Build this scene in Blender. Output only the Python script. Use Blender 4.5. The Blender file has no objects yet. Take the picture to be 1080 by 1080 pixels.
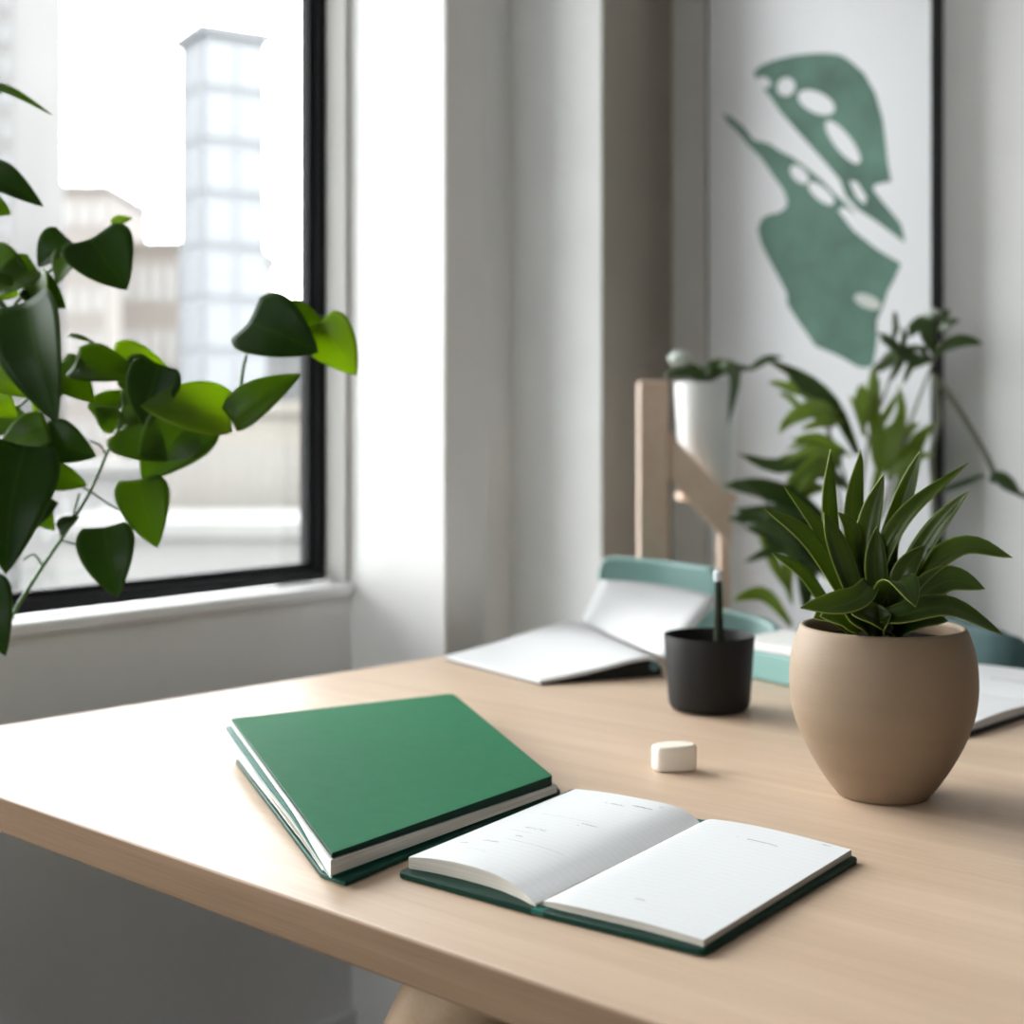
import bpy, bmesh, math, random
from mathutils import Vector, Matrix
random.seed(7)
SC = bpy.context.scene
COL = SC.collection
V = Vector

# ------------------------------------------------------------------ camera
EYE = 1.10; F = 1500.0; HY = 445.0; TT = 0.74          # eye height, focal length in px, horizon row, table height
cd = bpy.data.cameras.new('camera'); cam = bpy.data.objects.new('camera', cd); COL.objects.link(cam)
cam.location = (0, 0, EYE); cam.rotation_euler = (math.pi/2, 0, 0)
cd.sensor_width = 36; cd.lens = 50; cd.shift_y = -95/1080; cd.clip_start = .05; cd.clip_end = 800
cd.dof.use_dof = True; cd.dof.focus_distance = 1.22; cd.dof.aperture_fstop = 4.1
SC.camera = cam
# ------------------------------------------------------------------ sky
wd = bpy.data.worlds.new('sky'); SC.world = wd; wd.use_nodes = True
bg = wd.node_tree.nodes['Background']; bg.inputs[0].default_value = (.97, .985, 1, 1); bg.inputs[1].default_value = 9.0
# ------------------------------------------------------------------ view
vs = SC.view_settings; vs.view_transform = 'Standard'; vs.look = 'None'; vs.gamma = 1; vs.exposure = .82
vs.use_curve_mapping = False
SC.cycles.diffuse_bounces = 6; SC.cycles.max_bounces = 12; SC.cycles.transparent_max_bounces = 12

# ------------------------------------------------------------------ pixel <-> place
def U(px, py, z=TT):
    Y = (EYE - z)*F/(py - HY)
    return V(((px-540)/F*Y, Y, z))
def PX(px, py, Y):
    return V(((px-540)/F*Y, Y, EYE - (py-HY)/F*Y))
def onplane(px, py, P, n):
    d = V(((px-540)/F, 1, -(py-HY)/F)); o = V((0, 0, EYE))
    return o + d*((P-o).dot(n)/d.dot(n))
w = V((.640, .768, 0)).normalized(); nn = V((w.y, -w.x, 0)); P0 = V((-.902, 1.73, 0))
def W(s, o, z): return P0 + w*s + nn*o + V((0, 0, z))

# ------------------------------------------------------------------ materials
def nodes(name):
    m = bpy.data.materials.new(name); m.use_nodes = True
    nt = m.node_tree; return m, nt, nt.nodes['Principled BSDF']
def mat(name, col, rough=.5, var=.06, scale=30, spec=.5, bump=0, bscale=200, stretch=None, metal=0):
    m, nt, b = nodes(name); N = nt.nodes; L = nt.links
    tc = N.new('ShaderNodeTexCoord'); mp = N.new('ShaderNodeMapping'); L.new(tc.outputs['Object'], mp.inputs[0])
    if stretch: mp.inputs['Scale'].default_value = stretch
    nz = N.new('ShaderNodeTexNoise'); nz.inputs['Scale'].default_value = scale; nz.inputs['Detail'].default_value = 5
    L.new(mp.outputs[0], nz.inputs['Vector'])
    rp = N.new('ShaderNodeValToRGB'); L.new(nz.outputs['Fac'], rp.inputs[0])
    rp.color_ramp.elements[0].position = .3; rp.color_ramp.elements[1].position = .7
    c = V(col)
    rp.color_ramp.elements[0].color = (*(c*(1-var)), 1); rp.color_ramp.elements[1].color = (*(c*(1+var)), 1)
    L.new(rp.outputs[0], b.inputs['Base Color'])
    b.inputs['Roughness'].default_value = rough; b.inputs['Specular IOR Level'].default_value = spec
    b.inputs['Metallic'].default_value = metal
    if bump:
        n2 = N.new('ShaderNodeTexNoise'); n2.inputs['Scale'].default_value = bscale; n2.inputs['Detail'].default_value = 3
        L.new(mp.outputs[0], n2.inputs['Vector'])
        bp = N.new('ShaderNodeBump'); bp.inputs['Strength'].default_value = bump; bp.inputs['Distance'].default_value = .002
        L.new(n2.outputs['Fac'], bp.inputs['Height']); L.new(bp.outputs[0], b.inputs['Normal'])
    return m
def wood(name, c0, c1, ang=0, rough=.45, coat=0, fine=1.0, spec=.5):
    m, nt, b = nodes(name); N = nt.nodes; L = nt.links
    tc = N.new('ShaderNodeTexCoord'); mp = N.new('ShaderNodeMapping'); mp.vector_type = 'TEXTURE'
    L.new(tc.outputs['Object'], mp.inputs[0]); mp.inputs['Rotation'].default_value = (0, 0, ang)
    mp2 = N.new('ShaderNodeMapping'); L.new(mp.outputs[0], mp2.inputs[0]); mp2.inputs['Scale'].default_value = (1.1*fine, 26*fine, 26*fine)
    a = N.new('ShaderNodeTexNoise'); a.inputs['Scale'].default_value = 1.0; a.inputs['Detail'].default_value = 7; a.inputs['Distortion'].default_value = .6
    L.new(mp2.outputs[0], a.inputs['Vector'])
    mp3 = N.new('ShaderNodeMapping'); L.new(mp.outputs[0], mp3.inputs[0]); mp3.inputs['Scale'].default_value = (7*fine, 330*fine, 330*fine)
    a2 = N.new('ShaderNodeTexNoise'); a2.inputs['Scale'].default_value = 1.0; a2.inputs['Detail'].default_value = 3
    L.new(mp3.outputs[0], a2.inputs['Vector'])
    mx = N.new('ShaderNodeMix'); mx.inputs['Factor'].default_value = .35
    L.new(a.outputs['Fac'], mx.inputs[2]); L.new(a2.outputs['Fac'], mx.inputs[3])
    rp = N.new('ShaderNodeValToRGB'); L.new(mx.outputs[0], rp.inputs[0])
    rp.color_ramp.elements[0].position = .33; rp.color_ramp.elements[1].position = .66
    rp.color_ramp.elements[0].color = (*c0, 1); rp.color_ramp.elements[1].color = (*c1, 1)
    L.new(rp.outputs[0], b.inputs['Base Color']); b.inputs['Roughness'].default_value = rough
    b.inputs['Coat Weight'].default_value = coat; b.inputs['Coat Roughness'].default_value = .35
    b.inputs['Specular IOR Level'].default_value = spec
    return m
def leafmat(name, dark, light, edge, trans=.35, rough=.35, tcol=None, lit=.5):
    m, nt, b = nodes(name); N = nt.nodes; L = nt.links
    uv = N.new('ShaderNodeUVMap'); sp = N.new('ShaderNodeSeparateXYZ'); L.new(uv.outputs[0], sp.inputs[0])
    s1 = N.new('ShaderNodeMath'); s1.operation = 'SUBTRACT'; s1.inputs[1].default_value = .5; L.new(sp.outputs[0], s1.inputs[0])
    ab = N.new('ShaderNodeMath'); ab.operation = 'ABSOLUTE'; L.new(s1.outputs[0], ab.inputs[0])
    tc = N.new('ShaderNodeTexCoord')
    nz = N.new('ShaderNodeTexNoise'); nz.inputs['Scale'].default_value = 9; nz.inputs['Detail'].default_value = 4
    L.new(tc.outputs['Object'], nz.inputs['Vector'])
    rp = N.new('ShaderNodeValToRGB'); L.new(nz.outputs['Fac'], rp.inputs[0])
    rp.color_ramp.elements[0].position = .35; rp.color_ramp.elements[1].position = .68
    rp.color_ramp.elements[0].color = (*dark, 1); rp.color_ramp.elements[1].color = (*light, 1)
    r2 = N.new('ShaderNodeValToRGB'); L.new(ab.outputs[0], r2.inputs[0])
    e = r2.color_ramp.elements; e[0].position = 0.0; e[0].color = (.45, .45, .45, 1); e[1].position = .5; e[1].color = (1, 1, 1, 1)
    x = e.new(.03); x.color = (0, 0, 0, 1); x = e.new(.455); x.color = (0, 0, 0, 1)
    mx = N.new('ShaderNodeMix'); mx.data_type = 'RGBA'; L.new(r2.outputs[0], mx.inputs[0]); L.new(rp.outputs[0], mx.inputs[6]); mx.inputs[7].default_value = (*edge, 1)
    L.new(mx.outputs[2], b.inputs['Base Color']); b.inputs['Roughness'].default_value = rough
    b.inputs['Specular IOR Level'].default_value = lit
    t = N.new('ShaderNodeBsdfTranslucent'); t.inputs[0].default_value = (*(tcol or light), 1)
    ms = N.new('ShaderNodeMixShader'); ms.inputs[0].default_value = trans
    L.new(b.outputs[0], ms.inputs[1]); L.new(t.outputs[0], ms.inputs[2])
    L.new(ms.outputs[0], N['Material Output'].inputs[0])
    return m
def glassmat():
    m, nt, b = nodes('window_glass'); N = nt.nodes; L = nt.links
    t = N.new('ShaderNodeBsdfTransparent'); g = N.new('ShaderNodeBsdfGlossy'); g.inputs['Roughness'].default_value = .02
    t.inputs[0].default_value = (.97, .98, .975, 1)
    fr = N.new('ShaderNodeFresnel'); fr.inputs[0].default_value = 1.35
    ms = N.new('ShaderNodeMixShader'); L.new(fr.outputs[0], ms.inputs[0]); L.new(t.outputs[0], ms.inputs[1]); L.new(g.outputs[0], ms.inputs[2])
    L.new(ms.outputs[0], N['Material Output'].inputs[0]); return m
def pagemat():
    m, nt, b = nodes('ruled_paper'); N = nt.nodes; L = nt.links
    uv = N.new('ShaderNodeUVMap'); sp = N.new('ShaderNodeSeparateXYZ'); L.new(uv.outputs[0], sp.inputs[0])
    mu = N.new('ShaderNodeMath'); mu.operation = 'MULTIPLY'; mu.inputs[1].default_value = 30; L.new(sp.outputs[1], mu.inputs[0])
    fr = N.new('ShaderNodeMath'); fr.operation = 'FRACT'; L.new(mu.outputs[0], fr.inputs[0])
    rp = N.new('ShaderNodeValToRGB'); L.new(fr.outputs[0], rp.inputs[0])
    e = rp.color_ramp.elements; e[0].color = (.585, .60, .62, 1); e[1].position = .09; e[1].color = (.70, .71, .72, 1)
    L.new(rp.outputs[0], b.inputs['Base Color']); b.inputs['Roughness'].default_value = .6; b.inputs['Specular IOR Level'].default_value = .3
    return m
def edgepaper(name, c, k):
    m, nt, b = nodes(name); N = nt.nodes; L = nt.links
    tc = N.new('ShaderNodeTexCoord'); mp = N.new('ShaderNodeMapping'); mp.inputs['Scale'].default_value = (6, 6, k)
    L.new(tc.outputs['Object'], mp.inputs[0])
    nz = N.new('ShaderNodeTexNoise'); nz.inputs['Scale'].default_value = 1; nz.inputs['Detail'].default_value = 2; L.new(mp.outputs[0], nz.inputs['Vector'])
    rp = N.new('ShaderNodeValToRGB'); L.new(nz.outputs['Fac'], rp.inputs[0]); c = V(c)
    rp.color_ramp.elements[0].position = .35; rp.color_ramp.elements[1].position = .65
    rp.color_ramp.elements[0].color = (*(c*.8), 1); rp.color_ramp.elements[1].color = (*c, 1)
    L.new(rp.outputs[0], b.inputs['Base Color']); b.inputs['Roughness'].default_value = .8; return m

M = {}
M['wall'] = mat('wall_paint', (.85, .845, .835), .75, .02, 6, .3, .05, 300)
M['dim'] = mat('warm_grey_paint', (.22, .215, .21), .8, .03, 6, .3)
M['taupe'] = mat('taupe_shaded_side', (.50, .45, .39), .75, .02, 6, .3)  # pillar side turned from the windows, its shade put into the colour
M['ceil'] = mat('ceiling_paint', (.80, .80, .79), .8, .02, 6, .3)
M['floor'] = wood('floor_boards', (.035, .032, .026), (.055, .05, .04), .6, .5)
M['sill'] = mat('sill_paint', (.84, .84, .84), .45, .01, 6)
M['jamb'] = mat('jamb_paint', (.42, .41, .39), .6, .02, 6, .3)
M['black'] = mat('black_metal', (.010, .011, .013), .5, .1, 20, .25)
M['gasket'] = mat('grey_gasket', (.012, .012, .013), .7, .1, 20, .15)
M['glass'] = glassmat()
M['table'] = wood('birch_tabletop', (.50, .355, .245), (.62, .465, .335), math.atan2(-.666, .746), .45, .05)
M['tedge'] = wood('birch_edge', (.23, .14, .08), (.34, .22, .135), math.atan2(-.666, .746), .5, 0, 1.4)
M['pine'] = wood('pale_pine', (.80, .58, .44), (.88, .69, .55), 1.2, .55)
M['legwood'] = wood('leg_wood', (.42, .28, .17), (.52, .36, .23), .3, .45)
M['green'] = mat('green_cloth_cover', (.033, .158, .080), .65, .04, 60, .03, .25, 900)
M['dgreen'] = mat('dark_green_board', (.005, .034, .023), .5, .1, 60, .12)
M['mgreen'] = mat('bottle_green_board', (.006, .062, .046), .5, .1, 60, .15)
M['tgreen'] = mat('teal_green_board', (.010, .115, .088), .5, .08, 60, .2)
M['page'] = pagemat()
M['paper'] = mat('plain_paper', (.72, .725, .735), .6, .01, 10, .3)
M['edges'] = edgepaper('page_edges', (.62, .57, .50), 900)
M['wedges'] = edgepaper('white_page_edges', (.86, .85, .82), 700)
M['ink'] = mat('grey_ink', (.16, .16, .18), .7, .05)
M['pot'] = mat('sand_ceramic', (.235, .165, .107), .62, .05, 3, .35, .12, 60, (1, 1, 14))
M['soil'] = mat('dark_soil', (.010, .008, .006), .95, .4, 80, .03, .8, 120)
M['cup'] = mat('matt_black_ceramic', (.013, .012, .011), .55, .1, 8, .18)
M['pen'] = mat('dark_olive_pen', (.022, .027, .018), .8, .1, 10, .08)
M['pencap'] = mat('pale_grey_cap', (.55, .60, .63), .25, .03, 10)
M['eraser'] = mat('off_white_rubber', (.70, .64, .565), .6, .03, 30, .3)
M['teal'] = mat('teal_plastic', (.32, .55, .52), .5, .04, 6, .4)
M['dteal'] = mat('slate_teal_fabric', (.085, .15, .155), .7, .06, 40, .3)
M['boxteal'] = mat('teal_card', (.21, .385, .36), .55, .04, 10, .4)
M['white'] = mat('white_glaze', (.82, .83, .83), .45, .01, 6)
M['art_paper'] = mat('art_paper', (.88, .89, .91), .5, .01, 4, .3)
M['art_leaf'] = mat('art_green', (.105, .21, .165), .5, .28, 9, .4)
M['art_cream'] = mat('art_pale', (.62, .66, .62), .5, .05, 9, .4)
M['agave'] = leafmat('lance_leaf', (.013, .032, .006), (.066, .105, .015), (.22, .28, .05), .26, .36, (.30, .40, .035), .35)
M['pothos'] = leafmat('heart_leaf', (.022, .055, .008), (.055, .110, .012), (.12, .19, .03), .50, .38, (.22, .33, .012), .18)
M['pothos_l'] = leafmat('young_heart_leaf', (.06, .12, .012), (.11, .19, .015), (.2, .3, .03), .55, .38, (.40, .54, .015), .25)
M['pothos_d'] = leafmat('old_heart_leaf', (.010, .030, .006), (.026, .060, .010), (.07, .12, .02), .36, .42, (.11, .19, .01), .15)
M['stem'] = mat('green_stem', (.05, .14, .03), .5, .2, 30)
M['palm'] = leafmat('slender_leaf', (.13, .21, .045), (.32, .42, .10), (.36, .45, .12), .5, .4, (.50, .62, .13))
M['palm_d'] = leafmat('slender_dark_leaf', (.04, .08, .022), (.11, .17, .05), (.12, .19, .06), .32, .32, (.18, .28, .05))
M['twig'] = mat('grey_green_twig', (.20, .21, .15), .7, .2, 30)
M['blob'] = mat('pale_blob', (.66, .72, .66), .4, .04, 30)
M['terracotta'] = mat('grey_planter', (.35, .34, .32), .7, .06, 8)

# ------------------------------------------------------------------ mesh helpers
class MB:
    def __init__(s): s.v = []; s.f = []; s.m = []; s.uv = {}; s.sm = []
    def add(s, vs, fs, mi=0, uvs=None, smooth=False):
        b = len(s.v); s.v += [V(p) for p in vs]
        for f in fs:
            s.f.append([b+i for i in f]); s.m.append(mi); s.sm.append(smooth)
        if uvs:
            for i, u in enumerate(uvs): s.uv[b+i] = u
        return s
    def prism(s, top, th, mi=0, mside=None):
        n = len(top); dn = [V(p)-V((0, 0, t)) for p, t in zip(top, th if hasattr(th, '__len__') else [th]*n)]
        a = sum((V(top[i]).x*V(top[(i+1) % n]).y - V(top[(i+1) % n]).x*V(top[i]).y) for i in range(n))
        T = list(range(n)); B = list(range(n, 2*n))
        if a < 0: T = T[::-1]
        k = len(T)
        s.add(list(top)+dn, [T, [x+n for x in reversed(T)]], mi)
        b = len(s.v)-2*n
        for i in range(k):
            p, q = T[i], T[(i+1) % k]
            s.f.append([b+q, b+p, b+p+n, b+q+n]); s.m.append(mi if mside is None else mside); s.sm.append(False)
        return s
    def hexa(s, c, mi=0):   # 8 corners: 4 bottom then 4 top, counter-clockwise
        return s.add(c, [[3, 2, 1, 0], [4, 5, 6, 7], [0, 1, 5, 4], [1, 2, 6, 5], [2, 3, 7, 6], [3, 0, 4, 7]], mi)
    def wbox(s, s0, s1, o0, o1, z0, z1, mi=0):
        return s.hexa([W(s0, o0, z0), W(s1, o0, z0), W(s1, o1, z0), W(s0, o1, z0), W(s0, o0, z1), W(s1, o0, z1), W(s1, o1, z1), W(s0, o1, z1)], mi)
    def box(s, c, d, ax=V((1, 0, 0)), mi=0):
        ay = V((-ax.y, ax.x, 0)); c = V(c)
        q = [c+ax*(x*d[0]/2)+ay*(y*d[1]/2)+V((0, 0, z*d[2]/2)) for z in (-1, 1) for x, y in ((-1, -1), (1, -1), (1, 1), (-1, 1))]
        return s.hexa(q, mi)
    def tube(s, pts, rad, n=12, mi=0, cap=True):
        pts = [V(p) for p in pts]; rings = []
        up = V((0, 0, 1))
        for i, p in enumerate(pts):
            t = (pts[min(i+1, len(pts)-1)]-pts[max(i-1, 0)]).normalized()
            a = t.cross(up if abs(t.z) < .95 else V((1, 0, 0))).normalized(); b = a.cross(t)
            r = rad[i] if hasattr(rad, '__len__') else rad
            rings.append([p+a*(r*math.cos(k*2*math.pi/n))+b*(r*math.sin(k*2*math.pi/n)) for k in range(n)])
        vs = [q for r in rings for q in r]; fs = []
        for i in range(len(pts)-1):
            for k in range(n):
                fs.append([i*n+k, (i+1)*n+k, (i+1)*n+(k+1) % n, i*n+(k+1) % n][::-1])
        if cap: fs += [list(range(n)), list(range((len(pts)-1)*n, len(pts)*n))[::-1]]
        return s.add(vs, fs, mi, smooth=True)
    def lathe(s, c, prof, n=64, mi=0):   # prof: (r, z) pairs; r = 0 at an end closes it
        c = V(c); vs = []; fs = []
        for r, z in prof:
            for k in range(n):
                a = 2*math.pi*k/n; vs.append(c+V((r*math.cos(a), r*math.sin(a), z)))
        for i in range(len(prof)-1):
            for k in range(n): fs.append([i*n+k, i*n+(k+1) % n, (i+1)*n+(k+1) % n, (i+1)*n+k])
        return s.add(vs, fs, mi, smooth=True)
    def blade(s, cl, wd, prof, nrm, fold=.25, mi=0, nc=6):   # centre line, full width, width profile, facing direction
        L = len(cl); vs = []; uvs = []; fs = []
        for i, p in enumerate(cl):
            u = i/(L-1); t = (cl[min(i+1, L-1)]-cl[max(i-1, 0)]).normalized()
            nv = nrm(u) if callable(nrm) else nrm
            side = t.cross(nv).normalized(); up = side.cross(t).normalized()
            h = wd*prof(u)/2
            for k in range(nc+1):
                x = -1+2*k/nc
                vs.append(p+side*(h*x)+up*(fold*h*abs(x)**1.4)); uvs.append((k/nc, u))
        for i in range(L-1):
            for k in range(nc):
                a = i*(nc+1)+k; fs.append([a, a+1, a+nc+2, a+nc+1])
        return s.add(vs, fs, mi, uvs, True)
    def build(s, name, mats, parent=None, bevel=0, solid=0, subsurf=0, angle=40, segs=2):
        me = bpy.data.meshes.new(name); inv = V((0, 0, 0))
        p = parent
        off = V((0, 0, 0))
        while p is not None: off += p.location; p = p.parent
        me.from_pydata([tuple(v-off) for v in s.v], [], s.f); me.update()
        for m in (mats if isinstance(mats, (list, tuple)) else [mats]): me.materials.append(m)
        me.polygons.foreach_set('material_index', s.m)
        if s.uv:
            ul = me.uv_layers.new(name='UVMap')
            for lp in me.loops: ul.data[lp.index].uv = s.uv.get(lp.vertex_index, (0, 0))
        me.validate()
        bm = bmesh.new(); bm.from_mesh(me)
        if not s.uv: bmesh.ops.recalc_face_normals(bm, faces=bm.faces)
        bm.to_mesh(me); bm.free()
        me.polygons.foreach_set('use_smooth', [True]*len(me.polygons)); me.set_sharp_from_angle(angle=math.radians(angle))
        o = bpy.data.objects.new(name, me); COL.objects.link(o); o.parent = parent
        if bevel:
            b = o.modifiers.new('bevel', 'BEVEL'); b.width = bevel; b.segments = segs; b.limit_method = 'ANGLE'; b.angle_limit = math.radians(35)
        if solid:
            b = o.modifiers.new('solid', 'SOLIDIFY'); b.thickness = solid; b.offset = 0
        if subsurf:
            b = o.modifiers.new('sub', 'SUBSURF'); b.levels = subsurf; b.render_levels = subsurf
        return o
def thing(name, label, cat, loc, group=None):
    o = bpy.data.objects.new(name, None); COL.objects.link(o); o.location = loc; o.empty_display_size = .05
    o['label'] = label; o['category'] = cat
    if group: o['group'] = group
    return o
def tag(o, label, cat, group=None):
    o['label'] = label; o['category'] = cat
    if group: o['group'] = group
    return o
def struct(o, label=None):
    o['kind'] = 'structure'
    if label: o['label'] = label
    return o
def curve(pts, n):   # Catmull-Rom through 3-D points
    pts = [V(p) for p in pts]; q = [pts[0]*2-pts[1]]+pts+[pts[-1]*2-pts[-2]]; out = []
    for j in range(n):
        x = j/(n-1)*(len(pts)-1); i = min(int(x), len(pts)-2); f = x-i; a, b, c, d = q[i:i+4]
        out.append(.5*((2*b)+(c-a)*f+(2*a-5*b+4*c-d)*f*f+(3*b-a-3*c+d)*f**3))
    return out

# ------------------------------------------------------------------ room shell
ZC = 2.8; SR = .972          # ceiling height, right edge of the big window
S0 = -3.4; OR = 4.3; RW = (.55, 1.4)           # rear wall, right wall, span of the added rear fill window
SB = 2.01; SD = 2.314; OB = -.504; OC = -.219
SZ = .80; WT = 2.45           # window sill and head
W1 = (SR-1.55, SR)
b = MB(); b.wbox(S0-.15, SD+.15, -.62, OR+.15, -.1, 0); fl = struct(b.build('floor', M['floor']), 'dark wooden floor')
b = MB(); b.wbox(S0-.15, SD+.15, -.62, OR+.15, ZC, ZC+.1); struct(b.build('ceiling', M['ceil']), 'white ceiling')
b = MB()
b.wbox(S0-.1, SR, -.25, 0, 0, SZ); b.wbox(S0-.1, SR, -.25, 0, WT, ZC)
b.wbox(S0-.1, W1[0], -.25, 0, SZ, WT)
struct(b.build('wall_left', M['wall']), 'white wall under the window')
ocol = .2226; scr = SR + .10  # pillar beside the window
b = MB(); b.wbox(SR, scr, -.10, ocol, 0, ZC); struct(b.build('wall_pillar', M['wall'], bevel=.004), 'white pillar beside the window')
b = MB(); W2 = (SB-.56, SB-.11); OT = OB-.06  # span of an added window, hidden behind the first pillar
b.wbox(W2[0], SB, OT, OB, 0, .35); b.wbox(W2[0], SB, OT, OB, 2.72, ZC); b.wbox(W2[1], SB, OT, OB, .35, 2.72)
q = [(SR+.035, -.10), (scr, -.10), (W2[0], OB), (W2[0], OT)]   # splayed side of the recess
b.hexa([W(a, c, 0) for a, c in q]+[W(a, c, ZC) for a, c in q])
struct(b.build('wall_recess', M['wall']), 'shaded wall between the two pillars')
b = MB(); b.wbox(SB, SD+.15, OB-.1, OC, 0, ZC); b.m[4] = 1; struct(b.build('wall_corner', [M['wall'], M['taupe']], bevel=.004), 'second pillar in the corner')  # room-facing side takes the darker taupe in place of shade
b = MB(); b.wbox(SD, SD+.15, OC, OR+.1, 0, ZC); struct(b.build('wall_back', M['wall']), 'light grey wall behind the leaf picture')
b = MB(); b.wbox(S0-.1, SD+.15, OR, OR+.15, 0, ZC); struct(b.build('wall_right', M['dim']))
b = MB(); b.wbox(S0-.12, S0, -.25, OR+.1, 0, SZ); b.wbox(S0-.12, S0, -.25, OR+.1, WT, ZC); b.wbox(S0-.12, S0, -.25, RW[0], SZ, WT); b.wbox(S0-.12, S0, RW[1], OR+.1, SZ, WT); struct(b.build('wall_rear', M['dim']))
b = MB(); b.wbox(S0, SR-.002, 0, .014, 0, .08); struct(b.build('baseboard_left', M['sill'], bevel=.003))
b = MB(); b.wbox(SD-.014, SD, OC+.002, OR, 0, .08); struct(b.build('baseboard_back', M['sill'], bevel=.003))
b = MB(); b.wbox(W1[0]+.01, SR-.001, -.062, .012, SZ, SZ+.02); struct(b.build('trim_1', M['sill'], bevel=.004), 'white window sill board')
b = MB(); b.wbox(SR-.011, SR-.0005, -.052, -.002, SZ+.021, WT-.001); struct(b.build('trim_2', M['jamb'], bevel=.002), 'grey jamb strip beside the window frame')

def window(name, s0, s1, z0, z1, o, mull, fw=.022, label=None):
    r = bpy.data.objects.new(name, None); COL.objects.link(r); r.location = W((s0+s1)/2, o, z0); r['kind'] = 'structure'
    if label: r['label'] = label
    b = MB(); d = .034
    b.wbox(s0, s1, o-d, o, z0, z0+fw); b.wbox(s0, s1, o-d, o, z1-fw, z1)
    b.wbox(s0, s0+fw, o-d, o, z0+fw, z1-fw); b.wbox(s1-fw, s1, o-d, o, z0+fw, z1-fw)
    for m in mull: b.wbox(m-fw/2, m+fw/2, o-d, o, z0+fw, z1-fw)
    b.build('window_frame', M['black'], r, bevel=.003)
    b = MB(); g = .010
    xs = [s0]+list(mull)+[s1]
    for i in range(len(xs)-1):
        a = xs[i]+(fw if i == 0 else fw/2); c = xs[i+1]-(fw if i == len(xs)-2 else fw/2)
        b.wbox(a, c, o-.034, o-.012, z0+fw, z0+fw+g); b.wbox(a, c, o-.034, o-.012, z1-fw-g, z1-fw)
        b.wbox(a, a+g, o-.034, o-.012, z0+fw+g, z1-fw-g); b.wbox(c-g, c, o-.034, o-.012, z0+fw+g, z1-fw-g)
    b.build('gasket', M['gasket'], r)
    b = MB()
    for i in range(len(xs)-1):
        a = xs[i]+(fw if i == 0 else fw/2); c = xs[i+1]-(fw if i == len(xs)-2 else fw/2)
        b.wbox(a, c, o-.026, o-.020, z0+fw, z1-fw)
    b.build('window_glass', M['glass'], r)
    return r
window('window_1', W1[0], SR-.0005, SZ+.020, WT, -.062, (), label='big black framed window')
window('hidden_fill_window', W2[0], W2[1], .35, 2.72, OB-.004, ())  # unseen window added to light the second pillar
r = bpy.data.objects.new('rear_fill_window', None); COL.objects.link(r); r.location = W(S0, (RW[0]+RW[1])/2, SZ); r['kind'] = 'structure'  # unseen window added behind the camera to brighten the back wall
b = MB(); x0, x1 = S0-.08, S0-.04
b.wbox(x0, x1, RW[0], RW[0]+.03, SZ, WT); b.wbox(x0, x1, RW[1]-.03, RW[1], SZ, WT); b.wbox(x0, x1, RW[0]+.03, RW[1]-.03, SZ, SZ+.03); b.wbox(x0, x1, RW[0]+.03, RW[1]-.03, WT-.03, WT)
b.build('window_frame', M['black'], r)
b = MB(); b.wbox(S0-.063, S0-.057, RW[0]+.03, RW[1]-.03, SZ+.03, WT-.03); b.build('window_glass', M['glass'], r)
def portal(s0, s1, o, c=None, z=None):
    l = bpy.data.lights.new('daylight_portal', 'AREA'); l.shape = 'RECTANGLE'; l.size = s1-s0; l.size_y = WT-SZ; l.cycles.is_portal = True
    p = bpy.data.objects.new('daylight_portal', l); COL.objects.link(p); p.location = c or W((s0+s1)/2, o, (SZ+WT)/2)
    z = z or -nn; y = V((0, 0, 1)); x = y.cross(z)
    p.matrix_world = Matrix.Translation(p.location) @ Matrix((x, y, z)).transposed().to_4x4()
for a in ((W1[0], W1[1], -.2), (W2[0], W2[1], OB-.07), (RW[0], RW[1], 0, W(S0-.10, (RW[0]+RW[1])/2, (SZ+WT)/2), -w)): portal(*a)

# ------------------------------------------------------------------ city beyond the glass
def facade_mat(name, wallc, glassc, fx, fz, lo=.25, hi=.75):
    return (mat(name+'_wall', wallc, .8, .06, .2, .2), mat(name+'_glass', glassc, .35, .08, .3, .5))
b = MB(); b.box((-40, 150, -24), (700, 500, .4)); tag_g = struct(b.build('street_ground', mat('pale_paving', (.085, .085, .084), .9, .1, .05, .2)), 'pale street far below the window')
def building(name, label, px0, px1, pyt, Y, depth, wc, gc, rows, cols, ang=0.0, cap=True, bandh=.55, bandw=.7, zb=-24):
    a = PX(px0, pyt, Y); c = PX(px1, pyt, Y); cx = (a.x+c.x)/2; wdt = abs(c.x-a.x); top = a.z
    r = thing(name, label, 'building', (cx, Y+depth/2, zb+.2)); ax = V((math.cos(ang), math.sin(ang), 0)); ay = V((-ax.y, ax.x, 0))
    ctr = V((cx, Y+depth/2, 0))
    ms = facade_mat(name, wc, gc, 0, 0)
    b = MB(); b.box(ctr+V((0, 0, (top+zb+.2)/2)), (wdt, depth, top-zb-.2), ax); b.build('wall', ms[0], r)
    vis = max(zb+1, -14); hh = (top-vis)/rows
    for i in range(rows):
        z = top-(i+.55)*hh
        for j in range(cols):
            x = -wdt/2+wdt*(j+.5)/cols
            b = MB(); b.box(ctr+ax*x-ay*(depth/2)+V((0, 0, z)), (wdt/cols*bandw, .12, hh*bandh), ax); b.build('window', ms[1], r)
        if ang:
            b = MB(); b.box(ctr-ax*(wdt/2)+V((0, 0, z)), (.12, depth*bandw, hh*bandh), ax); b.build('window', ms[1], r)
    if cap:
        b = MB(); b.box(ctr+V((0, 0, top+.2)), (wdt+.5, depth+.5, .4), ax); b.build('roof_edge', ms[0], r)
    return r
building('office_tower', 'slim pale glass tower with thin floor lines seen through the window', 192, 262, 38, 62, 3.2, (0.0761, 0.0792, 0.0841), (0.0578, 0.0628, 0.0694), 14, 2, .55, True, .80, .92)
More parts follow.
